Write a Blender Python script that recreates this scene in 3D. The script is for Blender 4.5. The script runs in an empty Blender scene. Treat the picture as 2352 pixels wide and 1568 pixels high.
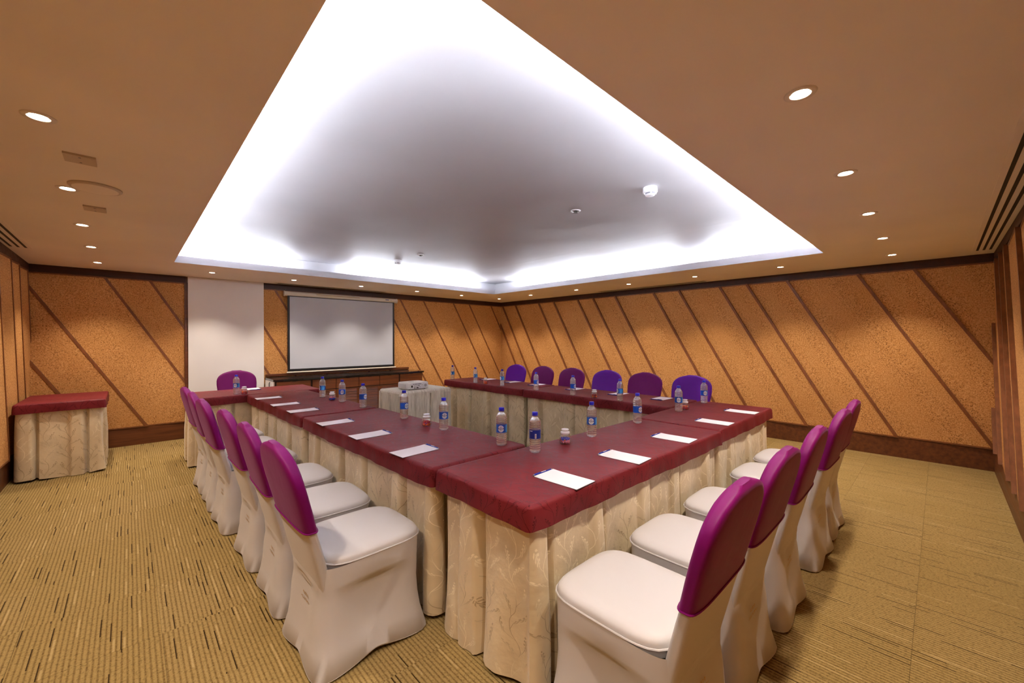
import bpy, math, random
from mathutils import Vector, Matrix
PI = math.pi
random.seed(7)
S = bpy.context.scene
COL = S.collection

# ------------------------------------------------------------------ camera
CAM_H = 1.42
F = Vector((0.68716344, 0.72649005, -0.00431423))
R = Vector((0.72649182, -0.68717362, -0.00143179))
U = Vector((0.00400481, 0.00215038, 0.99998967))
cd = bpy.data.cameras.new('camera')
cd.sensor_width = 36.0
cd.lens = 14.2398
cd.clip_start = 0.03
cd.clip_end = 60
cam = bpy.data.objects.new('camera', cd)
COL.objects.link(cam)
m3 = Matrix((R, U, -F)).transposed()
cam.matrix_world = Matrix.Translation((0, 0, CAM_H)) @ m3.to_4x4()
S.camera = cam

# ------------------------------------------------------------------ world, exposure
wd = bpy.data.worlds.new('world')
S.world = wd
wd.use_nodes = True
wd.node_tree.nodes['Background'].inputs[0].default_value = (0.02, 0.018, 0.016, 1)
S.view_settings.view_transform = 'Standard'
S.view_settings.look = 'None'
S.view_settings.exposure = 1.5
S.view_settings.gamma = 1.0
S.view_settings.use_curve_mapping = False
SPOT_W = 31.0            # every ceiling downlight
SPOT_COL = (1.0, 0.86, 0.72)
TUBE_STRENGTH = 90.0     # fluorescent tubes hidden in the ceiling cove
TUBE_COL = (0.84, 0.90, 1.0)

# ------------------------------------------------------------------ room numbers (metres)
X0, X1, Y0, Y1 = -0.889, 6.736, -0.414, 7.518
H = 2.34
CX0, CX1, CY0, CY1 = 0.392, 5.379, 0.857, 6.206     # cove opening in the ceiling
ZUP, ZLIP = 2.585, 2.424
ZC, ZB = 2.25, 0.232                                # underside of crown, top of baseboard
ZT, ZD = 0.775, 0.680                               # table cloth top and hem

# ------------------------------------------------------------------ helpers
def srgb(r, g, b):
    f = lambda c: (c / 255 / 12.92) if c <= 10.3 else (((c / 255 + 0.055) / 1.055) ** 2.4)
    return (f(r), f(g), f(b), 1.0)

def tag(o, label=None, cat=None, group=None, kind=None):
    if label: o['label'] = label
    if cat: o['category'] = cat
    if group: o['group'] = group
    if kind: o['kind'] = kind
    return o

def thing(name, label, cat, loc=(0, 0, 0), rz=0.0, group=None):
    o = bpy.data.objects.new(name, None)
    o.empty_display_size = 0.1
    COL.objects.link(o)
    o.location = loc
    o.rotation_euler = (0, 0, rz)
    return tag(o, label, cat, group)

class MB:
    """collects vertices, faces and uvs of one mesh"""
    def __init__(self):
        self.v = []; self.f = []; self.uv = {}; self.mi = []
    def add(self, vs, fs, uvs=None, mi=0):
        b = len(self.v)
        self.v += [tuple(p) for p in vs]
        for k, f in enumerate(fs):
            if uvs: self.uv[len(self.f)] = uvs[k]
            self.f.append(tuple(b + i for i in f)); self.mi.append(mi)
        return self
    def box(self, x0, x1, y0, y1, z0, z1, mi=0):
        vs = [(x, y, z) for z in (z0, z1) for y in (y0, y1) for x in (x0, x1)]
        fs = [(0, 2, 3, 1), (4, 5, 7, 6), (0, 1, 5, 4), (2, 6, 7, 3), (0, 4, 6, 2), (1, 3, 7, 5)]
        return self.add(vs, fs, None, mi)
    def rings(self, rs, cap0=True, cap1=True, closed=True, mi=0):
        n = len(rs[0]); vs = [p for r in rs for p in r]; fs = []
        for i in range(len(rs) - 1):
            for j in range(n if closed else n - 1):
                a, b = i * n + j, i * n + (j + 1) % n
                fs.append((a, b, b + n, a + n))
        if cap0: fs.append(tuple(range(n - 1, -1, -1)))
        if cap1: fs.append(tuple((len(rs) - 1) * n + j for j in range(n)))
        return self.add(vs, fs, None, mi)
    def lathe(self, prof, n=24, c=(0, 0, 0), cap0=True, cap1=True, mi=0):
        rs = [[(c[0] + r * math.cos(2 * PI * j / n), c[1] + r * math.sin(2 * PI * j / n), c[2] + z) for j in range(n)] for r, z in prof]
        return self.rings(rs, cap0, cap1, True, mi)
    def tube(self, pts, r, n=8, closed=False, mi=0):
        pts = [Vector(p) for p in pts]; rs = []
        k = len(pts)
        for i, p in enumerate(pts):
            a = pts[(i - 1) % k] if (closed or i > 0) else p
            b = pts[(i + 1) % k] if (closed or i < k - 1) else p
            t = (b - a).normalized()
            up = Vector((0, 0, 1)) if abs(t.z) < 0.9 else Vector((1, 0, 0))
            s = t.cross(up).normalized(); w = s.cross(t)
            rs.append([p + (s * math.cos(2 * PI * j / n) + w * math.sin(2 * PI * j / n)) * r for j in range(n)])
        if closed: rs.append(rs[0]); return self.rings(rs, False, False, True, mi)
        return self.rings(rs, True, True, True, mi)
    def build(self, name, mats, parent=None, smooth=False, loc=None):
        me = bpy.data.meshes.new(name)
        me.from_pydata(self.v, [], self.f)
        if not isinstance(mats, (list, tuple)): mats = [mats]
        for m in mats: me.materials.append(m)
        if len(mats) > 1: me.polygons.foreach_set('material_index', self.mi)
        if self.uv:
            ul = me.uv_layers.new(name='UVMap')
            for p in me.polygons:
                if p.index in self.uv:
                    for li, q in zip(p.loop_indices, self.uv[p.index]): ul.data[li].uv = q
        if smooth:
            me.polygons.foreach_set('use_smooth', [True] * len(me.polygons))
            me.set_sharp_from_angle(angle=math.radians(smooth if smooth is not True else 50))
        me.update()
        o = bpy.data.objects.new(name, me)
        COL.objects.link(o)
        if parent: o.parent = parent
        if loc: o.location = loc
        return o

def copy_tree(o, parent=None):
    c = o.copy(); COL.objects.link(c)
    if parent: c.parent = parent
    for ch in [x for x in KIDS.get(o, [])]: copy_tree(ch, c)
    return c
KIDS = {}
def remember(o):
    KIDS[o] = list(o.children)
    for c in o.children: remember(c)
    return o

# ------------------------------------------------------------------ materials
class NT:
    def __init__(self, m): self.t = m.node_tree; self.n = self.t.nodes; self.l = self.t.links
    def node(self, ty, **kw):
        x = self.n.new(ty)
        for k, v in kw.items(): setattr(x, k, v)
        return x
    def put(self, sock, v):
        if isinstance(v, (int, float)): sock.default_value = v
        elif isinstance(v, tuple): sock.default_value = v
        else: self.l.new(v, sock)
    def m(self, op, a, b=0.0, c=None, clamp=False):
        x = self.node('ShaderNodeMath', operation=op, use_clamp=clamp)
        self.put(x.inputs[0], a); self.put(x.inputs[1], b)
        if c is not None: self.put(x.inputs[2], c)
        return x.outputs[0]
    def mix(self, fac, a, b, blend='MIX'):
        x = self.node('ShaderNodeMix', data_type='RGBA', blend_type=blend)
        self.put(x.inputs[0], fac); self.put(x.inputs[6], a); self.put(x.inputs[7], b)
        return x.outputs[2]
    def noise(self, vec, scale, detail=2.0, rough=0.5):
        x = self.node('ShaderNodeTexNoise'); self.put(x.inputs['Vector'], vec)
        x.inputs['Scale'].default_value = scale; x.inputs['Detail'].default_value = detail; x.inputs['Roughness'].default_value = rough
        return x.outputs['Fac']
    def vor(self, vec, scale, feature='F1'):
        x = self.node('ShaderNodeTexVoronoi', feature=feature); self.put(x.inputs['Vector'], vec)
        x.inputs['Scale'].default_value = scale
        return x
    def ramp(self, fac, stops):
        x = self.node('ShaderNodeValToRGB'); self.put(x.inputs[0], fac)
        e = x.color_ramp.elements
        while len(e) < len(stops): e.new(0.5)
        for k, (p, c) in enumerate(stops): e[k].position = p; e[k].color = c
        return x.outputs[0]
    def mapr(self, v, a, b, c=0.0, d=1.0):
        x = self.node('ShaderNodeMapRange'); self.put(x.inputs[0], v)
        x.inputs[1].default_value = a; x.inputs[2].default_value = b; x.inputs[3].default_value = c; x.inputs[4].default_value = d
        return x.outputs[0]
    def coord(self, which='Object'): return self.node('ShaderNodeTexCoord').outputs[which]
    def sep(self, v):
        x = self.node('ShaderNodeSeparateXYZ'); self.put(x.inputs[0], v); return x.outputs
    def comb(self, a, b, c=0.0):
        x = self.node('ShaderNodeCombineXYZ'); self.put(x.inputs[0], a); self.put(x.inputs[1], b); self.put(x.inputs[2], c); return x.outputs[0]
    def bump(self, h, strength=0.3, dist=0.01):
        x = self.node('ShaderNodeBump'); self.put(x.inputs['Height'], h)
        x.inputs['Strength'].default_value = strength; x.inputs['Distance'].default_value = dist
        return x.outputs[0]

def mat(name, base=(0.5, 0.5, 0.5, 1), rough=0.5, metal=0.0, spec=0.5, sheen=0.0, sheen_col=None, emit=None, estr=0.0, coat=0.0):
    m = bpy.data.materials.new(name); m.use_nodes = True
    b = m.node_tree.nodes['Principled BSDF']
    b.inputs['Base Color'].default_value = base
    b.inputs['Roughness'].default_value = rough
    b.inputs['Metallic'].default_value = metal
    b.inputs['Specular IOR Level'].default_value = spec
    b.inputs['Sheen Weight'].default_value = sheen
    b.inputs['Coat Weight'].default_value = coat
    if sheen_col: b.inputs['Sheen Tint'].default_value = sheen_col
    if emit: b.inputs['Emission Color'].default_value = emit; b.inputs['Emission Strength'].default_value = estr
    t = NT(m); t.b = b
    return m, t

def m_cork():
    m, t = mat('cork', rough=0.85, spec=0.2)
    o = t.coord()
    v = t.vor(o, 70.0)
    grain = t.noise(o, 85, 3, 0.7)
    big = t.noise(o, 1.3, 2)
    c = t.ramp(grain, [(0.33, srgb(148, 102, 54)), (0.5, srgb(196, 140, 80)), (0.7, srgb(222, 173, 114))])
    sp = t.ramp(v.outputs['Distance'], [(0.22, (1, 1, 1, 1)), (0.42, (0, 0, 0, 1))])
    rnd = t.m('GREATER_THAN', t.sep(v.outputs['Color'])[0], 0.72)
    c = t.mix(t.m('MULTIPLY', t.m('MULTIPLY', sp, rnd), 0.8), c, srgb(78, 38, 16))
    c = t.mix(t.mapr(big, 0.35, 0.7, 0.0, 0.35), c, srgb(172, 120, 60))
    t.put(t.b.inputs['Base Color'], c)
    t.put(t.b.inputs['Normal'], t.bump(grain, 0.35, 0.004))
    return m
def m_wood(name, a, b, rough=0.35, sc=1.0, axis=0):
    m, t = mat(name, rough=rough, spec=0.4)
    mp = t.node('ShaderNodeMapping'); t.put(mp.inputs[0], t.coord())
    s = [26 * sc] * 3; s[axis] = 1.6 * sc
    mp.inputs['Scale'].default_value = s
    n = t.noise(mp.outputs[0], 1.0, 4, 0.6)
    t.put(t.b.inputs['Base Color'], t.ramp(n, [(0.3, a), (0.72, b)]))
    t.put(t.b.inputs['Roughness'], t.mapr(n, 0.3, 0.7, rough - 0.06, rough + 0.1))
    return m
def branch(t, uv, sc=1.0):
    """stems, twigs and leaflets of a woven sprig, 0..1"""
    nz = t.node('ShaderNodeTexNoise'); t.put(nz.inputs['Vector'], uv); nz.inputs['Scale'].default_value = 9.0; nz.inputs['Detail'].default_value = 1
    s = t.sep(uv); d = t.sep(nz.outputs['Color'])
    u = t.m('MULTIPLY_ADD', t.m('SUBTRACT', d[0], 0.5), 0.05, s[0]); v = t.m('MULTIPLY_ADD', t.m('SUBTRACT', d[1], 0.5), 0.05, s[1])
    W = 0.155 * sc
    iu = t.m('FLOOR', t.m('DIVIDE', u, W))
    fu = t.m('MULTIPLY', t.m('SUBTRACT', t.m('FRACT', t.m('DIVIDE', u, W)), 0.5), W)
    v2 = t.m('MULTIPLY_ADD', iu, 0.37 * sc, v)
    cu = t.m('SUBTRACT', fu, t.m('MULTIPLY', t.m('SINE', t.m('MULTIPLY', v2, 2 * PI / (0.21 * sc))), 0.020 * sc))
    a = t.m('ABSOLUTE', cu); sg = t.m('SIGN', cu)
    stem = t.m('LESS_THAN', a, 0.0017 * sc)
    w = t.m('FRACT', t.m('DIVIDE', t.m('ADD', t.m('SUBTRACT', v2, t.m('MULTIPLY', a, 1.25)), t.m('MULTIPLY', sg, 0.026 * sc)), 0.098 * sc))
    bd = t.m('MULTIPLY', t.m('ABSOLUTE', t.m('SUBTRACT', w, 0.5)), 0.098 * sc)
    inr = t.m('LESS_THAN', a, 0.060 * sc)
    tw = t.m('MULTIPLY', t.m('LESS_THAN', bd, 0.0018 * sc), inr)
    la = t.m('ABSOLUTE', t.m('SUBTRACT', t.m('FRACT', t.m('DIVIDE', t.m('ADD', a, t.m('MULTIPLY', bd, 0.6)), 0.0125 * sc)), 0.5))
    lf = t.m('MULTIPLY', t.m('MULTIPLY', t.m('LESS_THAN', la, 0.27), t.m('LESS_THAN', bd, 0.0125 * sc)), t.m('MULTIPLY', t.m('GREATER_THAN', bd, 0.003 * sc), t.m('MULTIPLY', t.m('GREATER_THAN', a, 0.028 * sc), t.m('LESS_THAN', a, 0.068 * sc))))
    return t.m('MAXIMUM', t.m('MAXIMUM', stem, tw), lf)
def m_skirt():
    m, t = mat('champagne_jacquard', rough=0.5, spec=0.45, sheen=0.25)
    uv = t.coord('UV')
    k = branch(t, uv, 1.0)
    big = t.noise(uv, 5.0, 3)
    base = t.ramp(big, [(0.3, srgb(194, 174, 138)), (0.7, srgb(216, 197, 160))])
    # woven sprigs; satin glint painted into their colour, dark to light in patches
    sw = t.mapr(t.noise(uv, 2.6, 1), 0.42, 0.58)
    pat = t.mix(sw, srgb(132, 106, 70), srgb(246, 232, 198))
    t.put(t.b.inputs['Base Color'], t.mix(t.m('MULTIPLY', k, 0.62), base, pat))
    t.put(t.b.inputs['Roughness'], t.m('MULTIPLY_ADD', k, -0.16, 0.5))
    t.put(t.b.inputs['Normal'], t.bump(t.noise(uv, 16.0, 3), 0.35, 0.012))
    return m
def m_linen():
    m, t = mat('grey_linen', rough=0.8, spec=0.2)
    mp = t.node('ShaderNodeMapping'); t.put(mp.inputs[0], t.coord('UV')); mp.inputs['Scale'].default_value = (60, 5, 1)
    n = t.noise(mp.outputs[0], 1.0, 4, 0.6)
    t.put(t.b.inputs['Base Color'], t.ramp(n, [(0.3, srgb(188, 178, 158)), (0.7, srgb(230, 222, 204))]))
    return m
def m_maroon():
    m, t = mat('maroon_jacquard', rough=0.5, spec=0.12)
    uv = t.coord('UV')
    k = branch(t, uv, 0.8)
    base = t.ramp(t.noise(uv, 4.0, 2), [(0.3, srgb(98, 27, 31)), (0.7, srgb(114, 35, 39))])
    t.put(t.b.inputs['Base Color'], t.mix(t.m('MULTIPLY', k, 0.75), base, srgb(62, 10, 14)))
    t.put(t.b.inputs['Roughness'], t.m('MULTIPLY_ADD', k, -0.12, 0.5))
    t.put(t.b.inputs['Normal'], t.bump(t.noise(uv, 14.0, 2), 0.18, 0.01))
    return m
def m_carpet():
    m, t = mat('carpet_pile', rough=0.95, spec=0.08)
    geo = t.node('ShaderNodeNewGeometry').outputs['Position']
    s = t.sep(geo)
    rnd = t.node('ShaderNodeObjectInfo').outputs['Random']
    P = 0.0185
    x = t.m('DIVIDE', t.m('MULTIPLY_ADD', rnd, 0.03, s[0]), P)
    col = t.m('FLOOR', x)
    wn = t.node('ShaderNodeTexWhiteNoise', noise_dimensions='2D'); t.put(wn.inputs['Vector'], t.comb(col, rnd))
    y = t.m('ADD', t.m('DIVIDE', s[1], 0.17), t.m('MULTIPLY', wn.outputs['Value'], 5.0))
    row = t.m('FLOOR', y)
    w2 = t.node('ShaderNodeTexWhiteNoise', noise_dimensions='2D'); t.put(w2.inputs['Vector'], t.comb(col, row))
    r = w2.outputs['Value']
    rib = t.m('ABSOLUTE', t.m('SUBTRACT', t.m('FRACT', x), 0.5))           # 0.5 at the groove
    groove = t.mapr(rib, 0.22, 0.46)
    fuzz = t.noise(geo, 260, 2, 0.7)
    spk = t.noise(geo, 120, 2, 0.6)
    c = t.mix(fuzz, srgb(124, 100, 56), srgb(176, 150, 98))
    c = t.mix(t.mapr(rnd, 0.0, 1.0, 0.0, 0.30), c, srgb(136, 112, 58))
    c = t.mix(t.m('MULTIPLY', groove, t.mapr(spk, 0.35, 0.62, 0.25, 0.80)), c, srgb(84, 58, 24))
    c = t.mix(t.m('MULTIPLY', t.mapr(t.noise(geo, 70, 3, 0.75), 0.50, 0.68), 0.55), c, srgb(78, 60, 26))
    dark = t.m('GREATER_THAN', r, 0.915); lite = t.m('LESS_THAN', r, 0.05)
    c = t.mix(t.m('MULTIPLY', t.m('MULTIPLY', dark, t.m('GREATER_THAN', t.m('FRACT', x), 0.74)), 0.9), c, srgb(46, 30, 12))
    c = t.mix(t.m('MULTIPLY', t.m('MULTIPLY', lite, t.mapr(rib, 0.30, 0.12)), 0.26), c, srgb(205, 178, 126))
    t.put(t.b.inputs['Base Color'], c)
    hgt = t.m('ADD', t.m('MULTIPLY', groove, -0.7), t.m('MULTIPLY', fuzz, 0.5))
    t.put(t.b.inputs['Normal'], t.bump(hgt, 0.5, 0.006))
    return m
def m_spandex(name, base, hi):
    m, t = mat(name, base=base, rough=0.5, spec=0.16, sheen=0.06, sheen_col=hi)
    t.b.inputs['Sheen Roughness'].default_value = 0.35
    o = t.coord()
    t.put(t.b.inputs['Normal'], t.bump(t.noise(o, 9.0, 2), 0.12, 0.02))
    return m
def m_white_cover():
    m, t = mat('ivory_spandex', base=srgb(192, 187, 184), rough=0.45, spec=0.3, sheen=0.1)
    t.put(t.b.inputs['Normal'], t.bump(t.noise(t.coord(), 7.0, 2), 0.06, 0.02))
    return m
def m_clear(name, tint, lo, hi, rough=0.02, power=2.5, milk=0.05):
    m = bpy.data.materials.new(name); m.use_nodes = True
    t = NT(m); t.n.remove(t.n['Principled BSDF'])
    tr = t.node('ShaderNodeBsdfTransparent'); tr.inputs[0].default_value = tint
    gl = t.node('ShaderNodeBsdfGlossy'); gl.inputs['Roughness'].default_value = rough
    lw = t.node('ShaderNodeLayerWeight'); lw.inputs[0].default_value = 0.5
    f = t.m('MULTIPLY_ADD', t.m('POWER', lw.outputs['Facing'], power), hi - lo, lo, clamp=True)
    a = t.node('ShaderNodeMixShader')
    t.l.new(f, a.inputs[0]); t.l.new(tr.outputs[0], a.inputs[1]); t.l.new(gl.outputs[0], a.inputs[2])
    df = t.node('ShaderNodeBsdfDiffuse'); df.inputs[0].default_value = (0.9, 0.92, 0.94, 1)
    b = t.node('ShaderNodeMixShader'); b.inputs[0].default_value = milk
    t.l.new(a.outputs[0], b.inputs[1]); t.l.new(df.outputs[0], b.inputs[2])
    t.l.new(b.outputs[0], t.n['Material Output'].inputs[0])
    return m
def m_paint(name, col, rough=0.75, bump=0.0):
    m, t = mat(name, base=col, rough=rough, spec=0.25)
    n = t.noise(t.coord(), 1.1, 2)
    c2 = tuple(min(1, x * 0.93) for x in col[:3]) + (1,)
    t.put(t.b.inputs['Base Color'], t.mix(t.mapr(n, 0.35, 0.65), col, c2))
    if bump:
        mp = t.node('ShaderNodeMapping'); t.put(mp.inputs[0], t.coord()); mp.inputs['Scale'].default_value = (1.0, 0.5, 1)
        h = t.m('ADD', t.noise(mp.outputs[0], 1.4, 2), t.m('MULTIPLY', t.noise(t.coord(), 5.0, 2), 0.25))
        s_ = t.sep(t.coord())
        for ax_, at in ((1, 2.75), (1, 5.13), (0, 4.34), (0, 1.95)):
            dd = t.m('DIVIDE', t.m('SUBTRACT', s_[ax_], at), 0.05)
            h = t.m('ADD', h, t.m('MULTIPLY', t.m('POWER', 2.718, t.m('MULTIPLY', t.m('MULTIPLY', dd, dd), -1.0)), 0.10))
        t.put(t.b.inputs['Normal'], t.bump(h, bump, 0.05))
    return m
def m_plain(name, col, rough=0.5, **k): return mat(name, base=col, rough=rough, **k)[0]

M = {}
M['cork'] = m_cork()
M['wood'] = m_wood('walnut_trim', srgb(74, 38, 16), srgb(112, 62, 28), 0.42)
M['batten'] = m_wood('batten_wood', srgb(104, 60, 28), srgb(134, 80, 40), 0.45, 1.0, 2)
M['darkwood'] = m_wood('dark_crown_wood', srgb(48, 24, 14), srgb(70, 36, 20), 0.5)
M['cab'] = m_wood('cabinet_wood', srgb(92, 46, 20), srgb(140, 76, 34), 0.35)
M['cabdark'] = m_wood('cabinet_dark', srgb(36, 20, 10), srgb(56, 30, 14), 0.4)
M['stone'] = m_plain('black_glossy_top', srgb(38, 34, 32), 0.08, spec=0.6)
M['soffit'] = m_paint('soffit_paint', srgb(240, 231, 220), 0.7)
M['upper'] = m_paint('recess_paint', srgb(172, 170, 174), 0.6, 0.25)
M['plate'] = m_paint('plate_paint', srgb(196, 182, 166), 0.5)
M['lip'] = m_paint('lip_paint', srgb(186, 184, 188), 0.7)
M['pillar'] = m_paint('pillar_paint', srgb(230, 227, 224), 0.7)
M['subfloor'] = m_plain('underlay', srgb(70, 52, 30), 0.95)
M['carpet'] = m_carpet()
M['skirt'] = m_skirt()
M['linen'] = m_linen()
M['maroon'] = m_maroon()
M['ivory'] = m_white_cover()
M['magenta'] = m_spandex('magenta_spandex', srgb(112, 6, 90), (1.0, 0.45, 0.9, 1))
M['violet'] = m_spandex('violet_spandex', srgb(92, 20, 134), (0.8, 0.5, 1.0, 1))
M['plum'] = m_spandex('plum_spandex', srgb(98, 8, 84), (0.95, 0.45, 0.85, 1))
M['tabletop'] = m_plain('table_board', srgb(150, 120, 84), 0.5)
M['steel'] = m_plain('steel', srgb(70, 68, 66), 0.35, metal=0.9)
M['pet'] = m_clear('clear_bottle', (0.985, 0.988, 0.99, 1), 0.20, 1.0, 0.05, 1.1, 0.12)
M['glass'] = m_clear('jar_glass', (0.98, 0.985, 0.99, 1), 0.12, 0.95, 0.05, 1.6, 0.06)
M['lidglass'] = m_plain('frosted_lid', srgb(236, 236, 238), 0.25, spec=0.6)
M['cap'] = m_plain('blue_cap', srgb(28, 30, 190), 0.35)
M['label'] = m_plain('label_blue', srgb(12, 84, 190), 0.35)
M['label_dark'] = m_plain('label_navy', srgb(14, 40, 130), 0.35)
M['label_sky'] = m_plain('label_sky', srgb(70, 160, 226), 0.35)
M['white'] = m_plain('print_white', srgb(240, 242, 245), 0.5)
M['navy'] = m_plain('print_navy', srgb(18, 26, 92), 0.5)
M['green'] = m_plain('print_green', srgb(70, 170, 70), 0.5)
M['black'] = m_plain('black_plastic', srgb(14, 14, 15), 0.45)
M['paper'] = m_plain('paper', srgb(238, 230, 232), 0.7)
M['backing'] = m_plain('pad_backing', srgb(92, 84, 92), 0.7)
M['pen'] = m_plain('pen_blue', srgb(36, 46, 140), 0.25)
M['penwhite'] = m_plain('pen_print', srgb(200, 204, 226), 0.35)
M['pengrey'] = m_plain('pen_grey', srgb(110, 110, 120), 0.3)
M['case'] = m_plain('cream_case', srgb(214, 206, 188), 0.45)
M['tape'] = m_plain('old_tape', srgb(176, 150, 104), 0.6)
M['screen'] = m_paint('screen_white', srgb(190, 194, 202), 0.8)
M['projector'] = m_plain('white_plastic', srgb(232, 232, 230), 0.35)
M['projgrey'] = m_plain('grey_plastic', srgb(176, 176, 178), 0.5)
M['fixture'] = m_plain('fixture_white', srgb(222, 214, 204), 0.4)
M['lamp'] = m_plain('lamp_glow', (1, 0.9, 0.75, 1), 0.5, emit=(1.0, 0.86, 0.66, 1), estr=26.0)
M['tube'] = m_plain('tube_glow', (1, 1, 1, 1), 0.5, emit=TUBE_COL + (1,), estr=TUBE_STRENGTH)
M['slot'] = m_plain('slot_black', srgb(16, 15, 10), 0.6)
M['gold'] = m_plain('gold_thread', srgb(190, 140, 40), 0.4, metal=0.3)
CANDY = [m_plain('candy_red', srgb(190, 26, 40), 0.25), m_plain('candy_blue', srgb(24, 60, 190), 0.25), m_plain('candy_orange', srgb(236, 92, 40), 0.25), m_plain('candy_pink', srgb(226, 120, 150), 0.25)]

# ================================================================== THE ROOM
# floor: underlay slab with carpet tiles laid on it
fl = MB().box(X0 - 0.1, X1 + 0.1, Y0 - 0.1, Y1 + 0.1, -0.08, -0.006).build('floor', M['subfloor'])
tag(fl, 'floor of ribbed olive-tan carpet tiles', kind='structure')
tm = None
TS = 0.5
k = 0
for i in range(16):
    for j in range(16):
        xa, ya = X0 + i * TS, Y0 + j * TS
        xb, yb = min(xa + TS, X1), min(ya + TS, Y1)
        if xb - xa < 0.02 or yb - ya < 0.02: continue
        full = xb - xa > TS - 0.01 and yb - ya > TS - 0.01
        if full and tm:
            o = bpy.data.objects.new('carpet_tile', tm); COL.objects.link(o)
        else:
            o = MB().box(0.0005, xb - xa - 0.0005, 0.0005, yb - ya - 0.0005, -0.006, 0.0).build('carpet_tile', M['carpet'])
            if full: tm = o.data
        o.parent = fl
        o.location = (xa, ya, random.uniform(-0.0006, 0.0))

# walls with slanting cork panels
def clip(poly, a, b, c):      # keep a*u + b*z <= c
    out = []
    for i in range(len(poly)):
        p, q = poly[i], poly[(i + 1) % len(poly)]
        dp, dq = a * p[0] + b * p[1] - c, a * q[0] + b * q[1] - c
        if dp <= 0: out.append(p)
        if (dp < 0 < dq) or (dq < 0 < dp):
            t = dp / (dp - dq); out.append((p[0] + t * (q[0] - p[0]), p[1] + t * (q[1] - p[1])))
    return out

def prism(P, poly, pf, back=0.0):
    n = len(poly)
    vs = [P(u, z, back) for u, z in poly] + [P(u, z, pf(u, z)) for u, z in poly]
    fs = [tuple(range(n)), tuple(range(2 * n - 1, n - 1, -1))] + [(i, i + n, (i + 1) % n + n, (i + 1) % n) for i in range(n)]
    return MB().add(vs, fs)

def panel_wall(name, O, du, n, L, cuts, slope, spans, label):
    """cuts: where each batten meets the crown, measured to the right along the wall"""
    O = Vector((O[0], O[1], 0)); du = Vector((du[0], du[1], 0)); nn = Vector((n[0], n[1], 0))
    P = lambda u, z, p: O + du * u + nn * p + Vector((0, 0, z))
    w = MB().add([P(u, z, p) for p in (-0.12, 0) for z in (0, 2.8) for u in (-0.12, L + 0.12)],
                 [(0, 1, 3, 2), (4, 6, 7, 5), (0, 4, 5, 1), (2, 3, 7, 6), (0, 2, 6, 4), (1, 5, 7, 3)]).build(name, M['wood'])
    tag(w, label, kind='structure')
    BW, PR, PL = 0.034, 0.036, 0.008
    zt, zb = ZC - 0.002, ZB + 0.006
    for a, b in zip(cuts[:-1], cuts[1:]):
        ul = lambda z, a=a: a + slope * (zt - z)
        ur = lambda z, b=b: b + slope * (zt - z)
        pf = lambda u, z, a=a, b=b: PL + (PR - 0.004 - PL) * max(0, min(1, (u - ul(z)) / (b - a)))
        for s0, s1 in spans:
            box = [(s0, zb), (s1, zb), (s1, zt), (s0, zt)]
            def reg(poly, lo, hi):          # between two slanting lines shifted by lo / hi
                poly = clip(poly, -1, -slope, -(lo + slope * zt))
                return clip(poly, 1, slope, hi + slope * zt) if len(poly) > 2 else poly
            e = 0.017
            inner = [(s0, zb + e), (s1, zb + e), (s1, zt - e), (s0, zt - e)]
            q = reg(inner, a + 0.001, b - BW)
            if len(q) > 2 and abs(sum(q[i][0] * q[(i + 1) % len(q)][1] - q[(i + 1) % len(q)][0] * q[i][1] for i in range(len(q)))) > 0.004:
                prism(P, q, pf).build('cork_panel', M['cork'], w)
            q = reg(box, b - BW, b)
            if len(q) > 2: prism(P, q, lambda u, z: PR).build('batten', M['batten'], w)
            for z0, z1 in ((zb, zb + e), (zt - e, zt)):
                q = reg([(s0, z0), (s1, z0), (s1, z1), (s0, z1)], a + 0.001, b - BW)
                if len(q) > 2: prism(P, q, lambda u, z: pf(u, z) + 0.003).build('edge_strip', M['batten'], w)
    return w, P

PAT = [0.76, 0.44, 0.65, 0.38, 0.51]
right_top = [9.6, 8.84, 8.4, 7.75, 7.42, 6.968, 6.211, 5.771, 5.124, 4.74, 4.238, 3.461, 3.008, 2.362, 1.979, 1.469, 0.709, 0.2, -0.45, -0.9]
panel_wall('wall_right', (X1, Y1), (0, -1), (-1, 0), Y1 - Y0, [Y1 - y for y in right_top], 0.562, [(0.0, Y1 - Y0)], 'wall of slanting cork panels behind the far chairs')
back_top = [-2.2, -1.47, -0.957, -0.212, 0.226, 0.876, 1.245, 1.754, 2.52, 2.96, 3.615, 3.99, 4.527, 5.287, 5.73, 6.39, 6.9]
panel_wall('wall_back', (X0, Y1), (1, 0), (0, -1), X1 - X0, [x - X0 for x in back_top], 0.572, [(0.0, 0.585 - X0), (1.57 - X0, X1 - X0)], 'cork panelled wall behind the projection screen')
near_top = [8.7, 8.06, 7.6, 7.09, 6.45, 6.04, 5.58, 4.77, 4.26, 3.88, 3.23, 2.79, 2.03, 1.52, 1.14, 0.49, 0.05, -0.7, -1.2]
panel_wall('wall_front', (X1, Y0), (-1, 0), (0, 1), X1 - X0, [X1 - x for x in near_top], 0.565, [(0.0, X1 - X0)], 'cork panelled wall at the right edge')
left_top = [-0.9, -0.45, 0.1, 0.75, 1.13, 1.64, 2.4, 2.84, 3.49, 3.87, 4.38, 5.1, 5.85, 6.43, 6.85, 7.35, 7.9]
panel_wall('wall_left', (X0, Y0), (0, 1), (1, 0), Y1 - Y0, [y - Y0 for y in left_top], 0.22, [(0.0, Y1 - Y0)], 'cork panelled wall at the left edge')

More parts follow.
